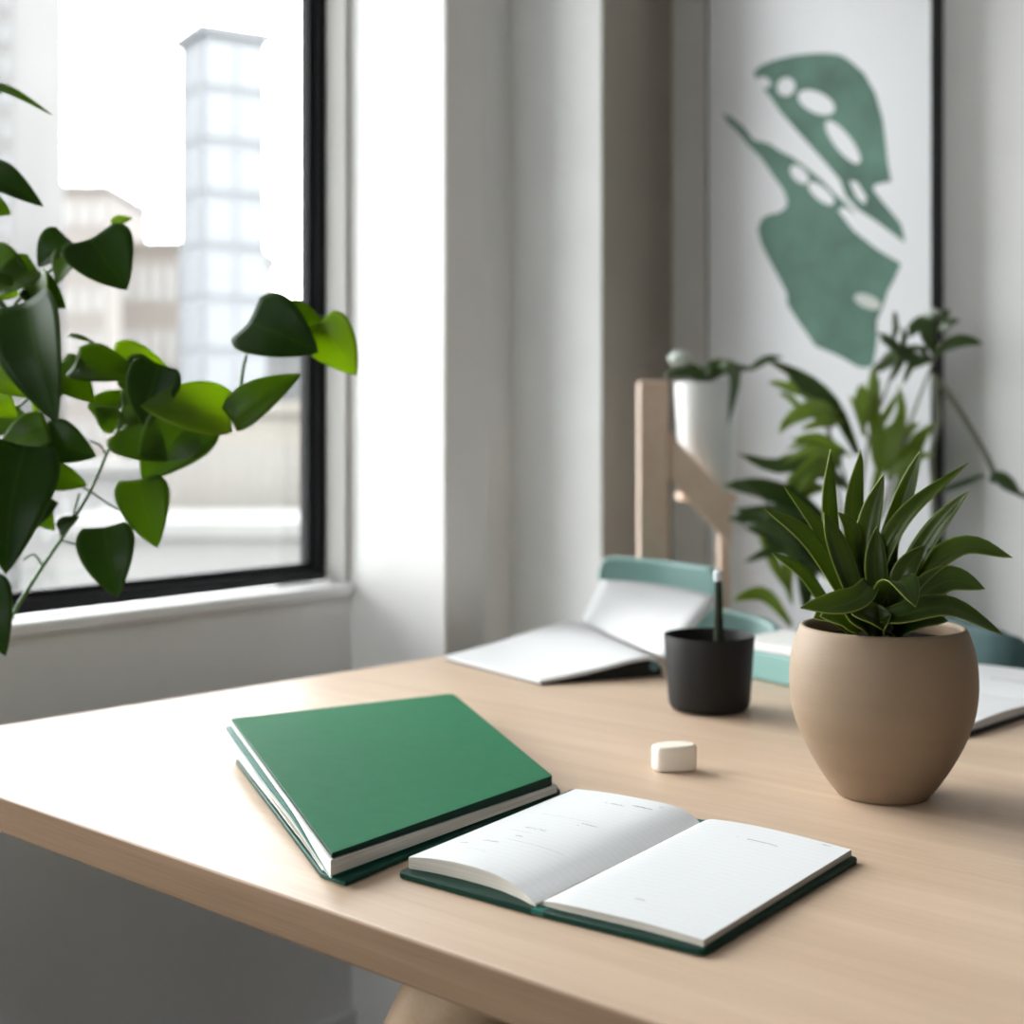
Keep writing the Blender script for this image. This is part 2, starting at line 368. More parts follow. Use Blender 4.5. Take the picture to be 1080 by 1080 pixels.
building('residential_tower', 'tall grey tower cut off by the left edge of the picture', -60, 14, -120, 70, 8, (0.0700, 0.0682, 0.0671), (0.0426, 0.0438, 0.0456), 26, 5, 0, False)
building('apartment_block', 'low beige block beneath the slim glass tower', 128, 262, 262, 78, 9, (0.0822, 0.0719, 0.0639), (0.0639, 0.0598, 0.0559), 7, 9)
building('apartment_block', 'wide pinkish block behind the heart leaves at far left', -40, 112, 200, 105, 12, (0.0852, 0.0761, 0.0705), (0.0719, 0.0671, 0.0634), 10, 10)
building('apartment_block', 'grey block low beside the right stile of the window frame', 228, 345, 330, 68, 6, (0.0731, 0.0731, 0.0731), (0.0536, 0.0548, 0.0559), 8, 8)
building('apartment_block', 'cream block with vertical window bays low at the window centre', 168, 330, 436, 46, 4, (0.0852, 0.0781, 0.0682), (0.0609, 0.0572, 0.0536), 4, 12, 0, True, .6, .45)
building('apartment_block', 'pale flat roofed house low behind the drooping leaves', 20, 160, 500, 56, 6, (0.0792, 0.0781, 0.0761), (0.0598, 0.0598, 0.0598), 4, 7)
building('warehouse', 'long low white roof just above the window sill', 60, 400, 566, 38, 5, (0.0841, 0.0828, 0.0804), (0.0700, 0.0688, 0.0671), 2, 9)

# ------------------------------------------------------------------ desk
A0 = U(0, 840); A1 = U(480, 1006); e = (A1-A0).normalized()
B0 = U(0, 765); B1 = U(471, 691); t = (B1-B0).normalized()
def isect(p, d, q, f):
    k = ((q.x-p.x)*f.y-(q.y-p.y)*f.x)/(d.x*f.y-d.y*f.x); return p+d*k
C0 = isect(A0, e, B0, t)
FC = C0 + t*1.29; ELEN = 1.85
desk = thing('desk', 'pale birch desk with thick edge and tapered wooden legs', 'desk', (*(C0+e*.9+t*.6).xy, 0))
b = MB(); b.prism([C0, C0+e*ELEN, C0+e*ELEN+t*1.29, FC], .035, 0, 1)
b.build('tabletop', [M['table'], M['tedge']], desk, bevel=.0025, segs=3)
def leg(top, foot):
    b = MB(); n = 14; pts = [V(top)+(V(foot)-V(top))*(i/n) for i in range(n+1)]
    b.tube(pts, [.046-.024*(i/n) for i in range(n+1)], 28); b.build('leg', M['legwood'], desk)
leg(V((-.02, 1.055, .705)), V((-.38, 1.08, 0)))
for (a, c, fa, fc) in ((ELEN-.25, .22, .12, -.1), (.32, 1.29-.2, -.2, .08), (ELEN-.25, 1.29-.2, .12, .08)):
    p = C0+e*a+t*c; q = p+e*fa+t*fc; leg(V((p.x, p.y, .705)), V((q.x, q.y, 0)))

# ------------------------------------------------------------------ open diary
def lin(a, c, f): return V(a)*(1-f)+V(c)*f
od = thing('open_notebook', 'open white diary with dark green cover lying at the front of the desk', 'notebook', U(640, 925))
cz = TT+.0005; ct = .0045
ca = [U(419, 919.5, cz+ct), U(566, 960, cz+ct), U(742, 1003, cz+ct), U(906, 904, cz+ct), U(738, 864, cz+ct), U(603, 832, cz+ct)]
def rnd(poly, idx, r=.008, n=5):
    out = []
    L = len(poly)
    for i, p in enumerate(poly):
        if i not in idx: out.append(V(p)); continue
        a = (V(poly[i-1])-V(p)).normalized(); c = (V(poly[(i+1) % L])-V(p)).normalized()
        p0 = V(p)+a*r; p1 = V(p)+c*r
        for k in range(n+1):
            f = k/n; out.append(p0*(1-f)**2+V(p)*2*f*(1-f)+p1*f*f)
    return out
g = (ca[1]-ca[4]).normalized(); sx = V((-g.y, g.x, 0))
if sx.x < 0: sx = -sx
b = MB(); b.prism(rnd([ca[0], ca[1]-sx*.005, ca[4]-sx*.005, ca[5]], (0, 3), .006), ct); b.build('front_cover', M['dgreen'], od, bevel=.0008)
b = MB(); b.prism(rnd([ca[1]+sx*.005, ca[2], ca[3], ca[4]+sx*.005], (1, 2), .006), ct); b.build('back_cover', M['dgreen'], od, bevel=.0008)
b = MB(); b.prism([ca[1]-sx*.0052, ca[1]+sx*.0052, ca[4]+sx*.0052, ca[4]-sx*.0052], ct*.7); b.build('spine', M['tgreen'], od)
fz = TT+.005
LF = [(431, 904, .7565), (455, 905.5, .7592), (480, 909.5, .7605), (500, 914.5, .7605), (516, 920, .7595), (530, 926, .758), (542, 933.5, .7555), (552, 941.5, .752), (559, 948, .7495), (565, 953, .747)]
LB = [(607, 832, .757), (630, 834.5, .759), (653, 838, .7605), (675, 842, .7615), (693, 845.5, .7615), (708, 849, .7605), (719, 853, .758), (728, 858, .7545), (734, 863, .751), (738.5, 868, .748)]
RF = [(569.5, 953, .747), (573, 951, .748), (579, 951, .7495), (590, 953, .7505), (612, 957.5, .7512), (645, 965, .7513), (680, 973.5, .7512), (712, 982.5, .7510), (742, 991.5, .7505)]
RB = [(739.5, 868, .748), (742, 866, .749), (746, 864.5, .7505), (752, 864, .7515), (772, 866.5, .752), (800, 871.5, .752), (835, 879.5, .752), (868, 888, .7518), (898, 896, .7512)]
def pageblock(name, FR, BK):
    sq = lambda L: [(x, y, .7475+(z-.7475)*.72) for x, y, z in L]; FR, BK = sq(FR), sq(BK)
    f = [U(*p) for p in FR]; k = [U(*p) for p in BK]; n = len(f); m = 20; vs = []; uvs = []; fs = []
    f = curve(f, n*3); k = curve(k, n*3); n = len(f)
    for i in range(n):
        for j in range(m+1):
            vs.append(lin(f[i], k[i], j/m)); uvs.append((i/(n-1), j/m))
    for i in range(n-1):
        for j in range(m): a = i*(m+1)+j; fs.append([a, a+m+1, a+m+2, a+1])
    b = MB(); b.add(vs, fs, 0, uvs, True)
    S = lambda i, j: vs[i*(m+1)+j]
    rim = [S(i, 0) for i in range(n)]+[S(n-1, j) for j in range(1, m+1)]+[S(i, m) for i in range(n-2, -1, -1)]+[S(0, j) for j in range(m-1, 0, -1)]
    R = len(rim); low = [V((p.x, p.y, fz)) for p in rim]
    b.add(rim+low, [[q, (q+1) % R, R+(q+1) % R, R+q][::-1] for q in range(R)], 1)
    b.add(low, [list(range(R))[::-1]], 1)
    # ink marks that follow the page
    def inv(px, py):
        best = None
        for i in range(n):
            for j in range(m+1):
                p = S(i, j); x = 540+F*p.x/p.y; y = HY+F*(EYE-p.z)/p.y; d = (x-px)**2+(y-py)**2
                if best is None or d < best[0]: best = (d, i, j)
        return best[1], best[2]
    def at(i, j):
        i = min(max(i, 0), n-1.001); j = min(max(j, 0), m-.001); a, c = int(i), int(j)
        return lin(lin(S(a, c), S(a+1, c), i-a), lin(S(a, c+1), S(a+1, c+1), i-a), j-c)
    def mark(x0, y0, x1, y1, hgt=.0016, line=False, th=.00042):
        i0, j0 = inv(x0, y0); i1, j1 = inv(x1, y1); p0, p1 = at(i0, j0), at(i1, j1)
        jj = (j0+j1)/2; ln = (p1-p0).length; N = 2 if line else max(3, int(ln/.0013))
        if line: N = 14
        pv = None
        for q in range(N+1):
            u = q/N; p = lin(at(i0+(i1-i0)*u, jj), at(i0+(i1-i0)*u, jj), 0)+V((0, 0, .00025))
            gd = (at(n/2, m)-at(n/2, 0)).normalized()
            off = 0 if line else random.uniform(-1, 1)*hgt*.6
            c = p+gd*off
            if pv is not None and (line or random.random() > .1):
                d = (c-pv).normalized(); sd = V((-d.y, d.x, 0))*th
                b.add([pv-sd, pv+sd, c+sd, c-sd], [[0, 3, 2, 1]], 2)
            pv = c
    return b, mark
b, mk = pageblock('left', LF, LB)
for a in ((637, 847.5, 664, 850.5), (668, 850.5, 686, 853), (604, 869, 612, 870.5), (615, 871, 629, 875), (551, 871.5, 578, 876), (547, 881, 554, 882.5), (513, 885.5, 526, 888.5), (484, 889.5, 490, 890.5), (694, 853, 699, 854)): mk(*a)
for a in ((566, 858.5, 627, 868), (536, 872, 560, 878.5), (526, 889, 600, 899), (490, 891, 515, 896)): mk(*a, line=True, th=.00013)
b.build('left_pages', [M['page'], M['edges'], M['ink']], od, angle=50)
b, mk = pageblock('right', RF, RB)
for a in ((791, 886, 824, 893), (871, 891.5, 876, 893), (665, 949, 677, 951.5), (777, 880, 778.5, 880.5)): mk(*a)
b.build('right_pages', [M['page'], M['edges'], M['ink']], od, angle=50)

# ------------------------------------------------------------------ closed green notebook
gn = thing('closed_notebook', 'thick closed green notebook with loose sheets between its covers, left of the open diary', 'notebook', U(410, 840))
tA, tB, tC, tD = U(244, 757.5, .774), U(478, 731, .767), U(583, 818, .7625), U(350, 900, .764)
b = MB(); cov = rnd([tD, tC, tB, tA], (2,), .012); cov = rnd(cov, (1,), .004, 3)
th = []
for p in cov:
    f = min(1, max(0, (p-tD).dot((tC-tD).normalized())/(tC-tD).length)); near = (p-tA).length > .3
    th.append(.0045+.005*f if near else .003)
b.prism(cov, th, 0, 1); b.build('front_cover', [M['green'], M['dgreen']], gn, bevel=.0008)  # side faces darker than the top, edge shadow put into the colour
qA, qB, qC, qD = U(247, 803, .7445), U(470, 752, .7445), U(598, 835, .7445), U(352, 929, .7445)
def mixq(top, bot, f): return [lin(a, c, f) for a, c in zip(top, bot)]
b = MB(); bot = [U(248.5, 801, .7445), U(338.5, 920.5, .7445), U(364, 929.5, .7445), U(592, 833, .7445), U(486, 758, .7445)]
b.prism(rnd(bot, (3,), .006), .0042); b.build('back_cover', M['mgreen'], gn, bevel=.001)
lw = (tA-tD).normalized(); sl = V((-lw.y, lw.x, 0))
if sl.x > 0: sl = -sl
# white page block under the cover
dz = lambda p, d: V((p.x, p.y, p.z-d))
P = [dz(tD, .0048)+sl*.0015-lw*0.002, dz(tC, .0095)+V((.004, .0, 0)), dz(tB, .004), dz(tA, .0034)+sl*.0012]
N = 24
def sm(u): u = min(1, max(0, u)); return u*u*(3-2*u)
zb = [lin(P[3], P[0], k/N).z-.0036-.0085*sm((k/N-.66)/.34) for k in range(N+1)]     # underside of the white block along its left edge
zr = [max(.7462, lin(P[2], P[1], k/N).z-.0085-.0065*sm(k/N)) for k in range(N+1)]              # and along its right edge
def layer(name, m, le, re_, lt, rt, lb, rb, **kw):
    b = MB(); vs = []
    for k in range(N+1):
        a = lin(le[0], le[1], k/N) if len(le) == 2 else le[k]; c = lin(re_[0], re_[1], k/N)
        vs += [V((a.x, a.y, lt[k])), V((c.x, c.y, rt[k])), V((c.x, c.y, rb[k])), V((a.x, a.y, lb[k]))]
    fs = []
    for k in range(N):
        p = 4*k; n_ = p+4
        for q in range(4): fs.append([p+q, p+(q+1) % 4, n_+(q+1) % 4, n_+q])
    fs += [[0, 1, 2, 3], [4*N, 4*N+3, 4*N+2, 4*N+1]]
    b.add(vs, fs, 0); b.build(name, m, gn, **kw)
ztl = [lin(P[3], P[0], k/N).z for k in range(N+1)]; ztr = [lin(P[2], P[1], k/N).z for k in range(N+1)]
layer('page_block', M['wedges'], (P[3], P[0]), (P[2], P[1]), ztl, ztr, zb, zr)
dA = U(238.5, 772, .7605); dD = V((P[0].x+.001, P[0].y+.001, 0)); dle = [lin(dA, dD, k/N)+sl*.0025*math.sin(math.pi*k/N) for k in range(N+1)]
rr = (P[2]-V((.006, .004, 0)), P[1]-V((.008, 0, 0)))
dt = [z-.0003 for z in zb]; dtr = [z-.0003 for z in zr]; db = [z-.0018-.0010*(1-k/N) for k, z in enumerate(dt)]; dbr = [max(.7450, z-.0010) for z in dtr]
layer('divider_board', M['tgreen'], dle, rr, dt, dtr, db, dbr)
cols = ['wedges', 'dgreen', 'wedges', 'tgreen', 'edges', 'dgreen', 'wedges', 'wedges']
lo0, lo1 = U(253, 799, .7453), U(343, 917, .7453)
for i, c in enumerate(cols):
    f0, f1 = (i+.15)/len(cols), (i+.75)/len(cols); ph = random.uniform(0, 6); jt = random.uniform(-.0025, .001)
    le = []; lt_, lb_ = [], []
    for k in range(N+1):
        u = k/N; p = lin(dle[k], lin(lo0, lo1, u), (f0+f1)/2)+sl*(jt+.0015+.0012*math.sin(u*6+ph)); le.append(p)
        z0, z1 = db[k]-.0002, .7454; w_ = .0007*math.sin(u*8+ph)*math.sin(math.pi*u)
        lt_.append(max(.7453, z0+(z1-z0)*f0+w_)); lb_.append(max(.7449, min(lt_[-1]-.0002, z0+(z1-z0)*f1+w_)))
    rt_ = [max(.7450, z-.0001-.0008*f0) for z in dbr]; rb_ = [max(.7447, z-.0003) for z in rt_]
    layer('loose_sheet', M[c], le, rr, lt_, rt_, lb_, rb_)

# ------------------------------------------------------------------ eraser
er = MB(); c0 = U(709, 812); ax = (U(730, 806)-U(690, 815)); ax.z = 0; ax = V((1, .06, 0)).normalized(); ay = V((-ax.y, ax.x, 0))
out = []
for x, y in ((-.0165, -.012), (-.021, -.002), (-.0205, .009), (-.013, .017), (.002, .019), (.015, .014), (.0245, .004), (.0245, -.0085), (.010, -.0135), (-.008, -.0140)):
    out.append(c0+ax*x+ay*y)
top = [V((p.x, p.y, TT+.0262+.0012*((p-c0).dot(ax)/.02))) for p in out]
er.prism(top, [p.z-TT-.0003 for p in top])
tag(er.build('eraser', M['eraser'], bevel=.0035, segs=4, angle=60), 'small off-white eraser block in front of the black cup', 'eraser')

# ------------------------------------------------------------------ potted lance plant
pc = U(931, 838); Yp = pc.y
pp = thing('potted_plant', 'lance leaved plant in a rounded sand coloured pot on the desk', 'potted plant', pc)
prof = [(0, .0005), (.0395, .0005), (.0430, .0012), (.0452, .004)]
kp = curve([V((.0452, .004, 0)), V((.0515, .0115, 0)), V((.0627, .0284, 0)), V((.0733, .0476, 0)), V((.0811, .066, 0)), V((.0864, .0843, 0)), V((.0888, .109, 0)), V((.0866, .138, 0)), V((.0795, .160, 0))], 28)
prof += [(p.x, p.y) for p in kp[1:]]
prof += [(.0778, .1630), (.0757, .1636), (.0737, .1620), (.0738, .158), (.0760, .150), (.0775, .1445), (0, .143)]
b = MB(); b.lathe(pc, prof[:-1], 96); b.build('pot', M['pot'], pp, angle=80)
b = MB(); b.lathe(pc, [(0, .150), (.04, .151), (.0772, .1475), (.0772, .143), (0, .143)], 40); b.build('soil', M['soil'], pp)
b = MB()
PROF = lambda u: max(.0, (0.62+.75*u-.1*u*u)*(1 if u < .45 else 1-((u-.45)/.55)**2.1))
def lance(px, wd, dy=0, face=V((0, -1, .15)), fold=.35, tw=0.0, pf=PROF):
    """px: [(x, y, depth offset)] from base to tip, width in px"""
    cl = curve([PX(x, y, Yp+d) for x, y, d in px], 18)
    f0 = V(face).normalized()
    def nr(u): return Matrix.Rotation(tw*(u-.3), 3, 'Z') @ f0
    b.blade(cl, wd*Yp/F, pf, nr, fold)
lv = [
 ([(895, 655, .02), (880, 595, .025), (873, 530, .02), (876, 474, .01)], 24, (.2, -1, .1), .4, .3),
 ([(912, 655, .015), (900, 600, .02), (898, 530, .02), (908, 474, .012)], 32, (.3, -1, .1), .45, .3),
 ([(925, 655, -.005), (910, 612, -.012), (917, 550, -.012), (932, 500, -.02)], 30, (-.4, -1, .1), .5, .2),
 ([(930, 655, .01), (930, 600, .012), (952, 530, .01), (971, 475, .0)], 27, (-.3, -1, .15), .45, -.3),
 ([(930, 650, -.008), (925, 605, -.018), (955, 545, -.02), (1021, 488, -.01)], 25, (-.5, -1, .3), .5, -.4),
 ([(940, 655, 0), (955, 610, -.012), (985, 560, -.018), (1022, 517, -.03)], 28, (-.5, -1, .3), .45, -.3),
 ([(905, 655, -.002), (893, 625, -.008), (862, 560, -.012), (827, 513, -.015)], 26, (.5, -1, .3), .45, .4),
 ([(908, 660, -.015), (888, 625, -.03), (850, 570, -.034), (806, 536, -.03)], 34, (.55, -1, .45), .4, .4),
 ([(890, 660, .01), (868, 635, .012), (845, 605, .015), (814, 583, .01)], 22, (.5, -1, .5), .4, .3),
 ([(912, 660, -.02), (897, 620, -.036), (880, 575, -.038), (869, 540, -.034)], 32, (.3, -1, .2), .45, .2),
 ([(915, 655, -.01), (900, 600, -.016), (896, 560, -.016), (884, 540, -.016)], 26, (.3, -1, .2), .5, .2),
 ([(945, 660, -.01), (965, 615, -.02), (1015, 578, -.02), (1068, 588, -.035)], 34, (-.35, -.8, .8), .4, -.2),
 ([(940, 655, .02), (960, 605, .03), (990, 583, .03), (1028, 574, .03)], 20, (-.3, -.8, .6), .3, 0),
 ([(945, 662, -.02), (965, 635, -.03), (1000, 613, -.035), (1039, 621, -.045)], 36, (-.3, -.9, .75), .4, -.2),
 ([(912, 652, -.035), (945, 650, -.06), (1000, 641, -.065), (1059, 670, -.06)], 30, (.1, -.9, .9), .3, 0),
 ([(925, 655, -.03), (935, 625, -.05), (950, 614, -.075), (966, 640, -.10)], 38, (0, -.5, 1), .3, 0),
 ([(918, 617, -.05), (905, 632, -.065), (880, 640, -.075), (844, 641, -.08)], 32, (.1, -.8, .85), .45, 0),
 ([(905, 664, -.04), (897, 655, -.055), (885, 648, -.062), (865, 650, -.065)], 34, (.2, -1, .6), .3, 0),
 ([(920, 668, -.04), (912, 655, -.058), (900, 645, -.062), (893, 632, -.06)], 30, (.2, -1, .4), .4, 0),
 ([(940, 668, -.03), (930, 657, -.055), (915, 648, -.068), (898, 648, -.072)], 30, (0, -1, .7), .35, 0),
 ([(925, 660, 0), (925, 630, -.02), (922, 590, -.025), (925, 555, -.02)], 30, (0, -1, .1), .45, .2),
 ([(935, 660, -.01), (945, 630, -.02), (955, 600, -.025), (975, 575, -.02)], 30, (-.3, -1, .2), .45, .2),
 ([(938, 660, .0), (940, 625, .0), (935, 590, .005), (948, 560, .005)], 28, (-.1, -1, .2), .45, .2),
 ([(905, 660, .01), (895, 630, .01), (885, 605, .01), (872, 590, .01)], 28, (.3, -1, .2), .45, .2),
 ([(935, 672, -.02), (955, 660, -.035), (975, 653, -.045), (1000, 655, -.05)], 26, (0, -1, .7), .35, 0),
 ([(930, 672, -.02), (925, 660, -.045), (930, 652, -.06), (940, 648, -.066)], 34, (0, -1, .5), .35, 0),
 ([(900, 668, -.01), (885, 655, -.02), (872, 648, -.03), (858, 652, -.035)], 24, (.2, -1, .6), .35, 0),
 ([(940, 660, .02), (965, 632, .03), (985, 625, .035), (1000, 632, .04)], 28, (0, -.8, .8), .35, 0),
]
for px, wd, fc, fo, tw in lv: lance(px, wd*(.82 if px[-1][1] < 600 else .94), 0, fc, fo, tw)
b.build('foliage', M['agave'], pp, solid=.0011, angle=60)

# ------------------------------------------------------------------ black cup with a pen
cc = U(748, 748); k = cc.y/F
b = MB(); prof = [(0, .0005), (.040, .0005), (.046, .002), (.0495, .0065), (.051, .012), (.0565, .0925), (.0560, .0940), (.0548, .0935), (.0545, .0925), (.049, .012), (.045, .006), (0, .005)]
b.lathe(cc, prof, 72)
tag(b.build('cup', M['cup'], angle=80), 'matt black cup holding one pen', 'cup')
pn = thing('pen', 'dark pen with pale end standing in the black cup', 'pen', cc+V((.01, 0, .008)))
p0 = cc+V((.012, -.004, .0075)); p1 = PX(757.5, 612, cc.y+.018); p2 = PX(757, 603, cc.y+.019)
b = MB(); b.tube([p0, lin(p0, p1, .5), lin(p0, p1, .97), p1], [.0065, .0062, .0042, .0036], 18); b.build('barrel', M['pen'], pn)
b = MB(); b.tube([p1-(p1-p0).normalized()*.001, p1+V((-.0005, 0, .003)), p2, p2+V((-.0005, 0, .0025))], [.0042, .0058, .0056, .002], 18); b.build('end_cap', M['pencap'], pn)

# ------------------------------------------------------------------ teal box with papers
bx0 = U(772, 711); bx1 = U(872, 734); u = (bx1-bx0).normalized(); bd = t*.13
b = MB(); h = .040; lo = [bx0, bx1, bx1+bd, bx0+bd]
b.hexa([V((p.x, p.y, TT+.0004)) for p in lo]+[V((p.x, p.y, TT+h)) for p in lo])
tag(b.build('box', M['boxteal'], bevel=.003), 'low teal box standing between the black cup and the sand coloured pot', 'box')
b = MB()
lo = [bx0+u*.004+t*.003, bx1-u*.004+t*.003, bx1+bd-u*.004, bx0+bd+u*.004]
b.prism([V((p.x, p.y, TT+h+.0112)) for p in lo], .0105)
tag(b.build('paper_stack', M['wedges'], bevel=.001), 'white paper lying on the low teal box', 'paper')

# ------------------------------------------------------------------ open book at the back of the desk
ob = thing('open_book', 'open white book with dark cover and one half raised, behind the black cup', 'book', U(590, 700))
fL, fF, fR, fK = U(470, 697), U(569, 723), U(698, 713), U(613, 671)
pr = [(0, .004), (.15, .0075), (.35, .012), (.55, .018), (.75, .0245), (.88, .0265), (.95, .0235), (1, .014)]
N = 12; vs = []; uvs = []; fs = []
for s_, hz in pr:
    for j in range(N+1):
        a = lin(fF, fR, s_); c = lin(fL, fK, s_); p = lin(a, c, j/N); p.z = TT+.003+hz; vs.append(p); uvs.append((s_, j/N))
for i in range(len(pr)-1):
    for j in range(N): a = i*(N+1)+j; fs.append([a, a+N+1, a+N+2, a+1])
b = MB(); b.add(vs, fs, 0, uvs, True); m = N+1; n = len(pr)
rim = [vs[i*m] for i in range(n)]+[vs[(n-1)*m+j] for j in range(1, m)]+[vs[i*m+N] for i in range(n-2, -1, -1)]+[vs[j] for j in range(N-1, 0, -1)]
R = len(rim); low = [V((p.x, p.y, max(TT+.003, p.z-.004-.001))) for p in rim]
b.add(rim+low, [[q, (q+1) % R, R+(q+1) % R, R+q][::-1] for q in range(R)], 0)
b.build('flat_pages', [M['paper']], ob, angle=50)
# dark cover that follows the underside
vs2 = []
for s_, hz in pr:
    for j in range(N+1):
        a = lin(fF, fR, s_); c = lin(fL, fK, s_); p = lin(a, c, j/N); z1 = TT+.003+max(.0, hz-.0055); vs2.append(V((p.x, p.y, max(z1, TT+.0028))))
bb = MB(); bb.add(vs2, fs, 0, None, True)
rim = [vs2[i*m] for i in range(n)]+[vs2[(n-1)*m+j] for j in range(1, m)]+[vs2[i*m+N] for i in range(n-2, -1, -1)]+[vs2[j] for j in range(N-1, 0, -1)]
low = [V((p.x, p.y, TT+.0006)) for p in rim]
bb.add(rim+low, [[q, (q+1) % R, R+(q+1) % R, R+q][::-1] for q in range(R)], 0)
bb.add(low, [list(range(R))], 0)
bb.build('cover', M['cup'], ob, angle=50)
h0, h1, h2, h3 = V((fK.x, fK.y, TT+.022)), V((fR.x+.006, fR.y+.01, TT+.024)), PX(758, 631, 2.24), PX(634, 613, 2.50)
b = MB(); vs = []; fs = []; N = 10
for i in range(N+1):
    for j in range(N+1):
        p = lin(lin(h0, h1, i/N), lin(h3, h2, i/N), j/N)
        p += V((.2, -.9, .4))*(.012*math.sin(math.pi*j/N)) + V((0, 0, .006))*math.sin(math.pi*i/N)*(j/N); vs.append(p)
for i in range(N):
    for j in range(N): a = i*(N+1)+j; fs.append([a, a+N+1, a+N+2, a+1])
b.add(vs, fs, 0, None, True); b.build('raised_pages', M['paper'], ob, solid=.006, angle=50)
b = MB(); b.tube([lin(fR, fK, -.01)+V((-.012, -.002, .015)), lin(fR, fK, .5)+V((-.012, 0, .015)), lin(fR, fK, .98)+V((-.012, 0, .015))], .0075, 16); b.build('binding_rod', M['dteal'], ob)

# ------------------------------------------------------------------ open notebook behind the pot
nb = thing('open_notebook', 'white open notebook with black cover behind the sand coloured pot at right edge', 'notebook', U(1050, 750))
nF = U(1018, 779); nR = nF+t*.44; nL = nF-e*.20; nK = nR-e*.20
b = MB(); b.prism([V((p.x, p.y, TT+.0045)) for p in (nF, nR, nK, nL)], .004); b.build('cover', M['cup'], nb, bevel=.001)
def flatpages(a0, a1, b0, b1, bump, name):
    b = MB(); n = 12; vs = []
    for i in range(n+1):
        f = i/n; hz = .0055+.005*math.sin(math.pi*f)**.7
        for q0, q1 in ((a0, a1), (b0, b1)):
            p = lin(q0, q1, f); vs.append(V((p.x, p.y, TT+.0047+hz)))
    fs = [[2*i, 2*i+2, 2*i+3, 2*i+1] for i in range(n)]
    b.add(vs, fs, 0, None, True)
    rim = [vs[2*i] for i in range(n+1)]+[vs[2*i+1] for i in range(n, -1, -1)]; R = len(rim); low = [V((p.x, p.y, TT+.0047)) for p in rim]
    b.add(rim+low, [[q, (q+1) % R, R+(q+1) % R, R+q] for q in range(R)], 0); b.add(low, [list(range(R))], 0)
    return b
i_ = .005; mid = .215
b = flatpages(nF+t*i_-e*i_, nF+t*mid-e*i_, nL+t*i_+e*i_, nL+t*mid+e*i_, 0, '')
b.build('near_pages', [M['paper'], M['ink']], nb, angle=50)
b = flatpages(nF+t*(mid+.003)-e*i_, nR-t*i_-e*i_, nL+t*(mid+.003)+e*i_, nK-t*i_+e*i_, 0, '')
zt = TT+.0047+.0107
for q in range(7):
    p = nF+t*.305-e*(.075+.012*q*.6); p.z = zt+.0002; b.add([p, p+e*.005, p+e*.005+t*.004, p+t*.004], [[0, 1, 2, 3]], 1)
b.build('far_pages', [M['paper'], M['ink']], nb, angle=50)

# ------------------------------------------------------------------ chairs behind the desk
def curved_slab(path, z0, z1, th, r=.05, n=28, bulge=0):
    """upright panel along a plan path with rounded upper corners"""
    b = MB(); pts = curve(path, n); vs = []
    Ls = [0]
    for i in range(1, n): Ls.append(Ls[-1]+(pts[i]-pts[i-1]).length)
    T = Ls[-1]
    for i, p in enumerate(pts):
        tt = (pts[min(i+1, n-1)]-pts[max(i-1, 0)]).normalized(); sd = V((-tt.y, tt.x, 0))*th/2
        d = min(Ls[i], T-Ls[i]); dr = 0 if d >= r else r-math.sqrt(max(0, r*r-(r-d)**2))
        zt = (z1(i/(n-1)) if callable(z1) else z1)-dr; zb = (z0(i/(n-1)) if callable(z0) else z0)+dr*.8
        zt = max(zt, zb+.002)
        for s_ in (-1, 1):
            vs += [V((*(p+sd*s_).xy, zb)), V((*(p+sd*s_).xy, zt))]
    fs = []
    for i in range(n-1):
        a = 4*i; c = a+4
        fs += [[a, c, c+1, a+1], [a+2, a+3, c+3, c+2], [a+1, c+1, c+3, a+3], [a, a+2, c+2, c]]
    fs += [[0, 1, 3, 2], [4*(n-1), 4*(n-1)+2, 4*(n-1)+3, 4*(n-1)+1]]
    b.add(vs, fs, 0); return b
ch = thing('chair', 'light teal chair behind the raised half of the open book', 'chair', (.36, 2.62, 0))
bl, br = PX(633, 587, 2.86), PX(760, 603, 2.60)
curved_slab([(bl.x, bl.y, 0), (lin(bl, br, .5).x+.012, lin(bl, br, .5).y+.02, 0), (br.x, br.y, 0)], .55, .832, .020, .035).build('backrest', M['teal'], ch, bevel=.006, segs=3)
a0 = PX(735, 640, 2.57); a1 = PX(800, 648, 2.44); a2 = PX(823, 655, 2.33)
curved_slab([(a0.x, a0.y, 0), (a1.x, a1.y, 0), (a2.x, a2.y, 0)], .60, lambda u: .772-.012*u, .018, .03).build('armrest', M['teal'], ch, bevel=.006, segs=3)
sd = (br-bl); sd.z = 0; sd = sd.normalized(); bk = V((-sd.y, sd.x, 0))
mc = lin(bl, br, .55)-bk*.16
b = MB(); b.box((mc.x, mc.y, .44), (.40, .36, .035), sd); b.build('seat', M['teal'], ch, bevel=.014, segs=3)
for x, y in ((-.16, -.14), (.16, -.14), (.16, .14), (-.16, .14)):
    p = V((mc.x, mc.y, 0))+sd*x+bk*y; b = MB(); q = p+sd*x*.25+bk*y*.25
    b.tube([V((p.x, p.y, .43)), V((q.x, q.y, 0))], [.016, .011], 14); b.build('leg', M['pine'], ch)
b = MB()
for f in (.3, .7):
    p = lin(bl, br, f); b.tube([V((p.x, p.y, .70)), V((p.x, p.y, .55)), V((p.x-bk.x*.03, p.y-bk.y*.03, .44))], .012, 10)
b.build('back_support', M['teal'], ch)

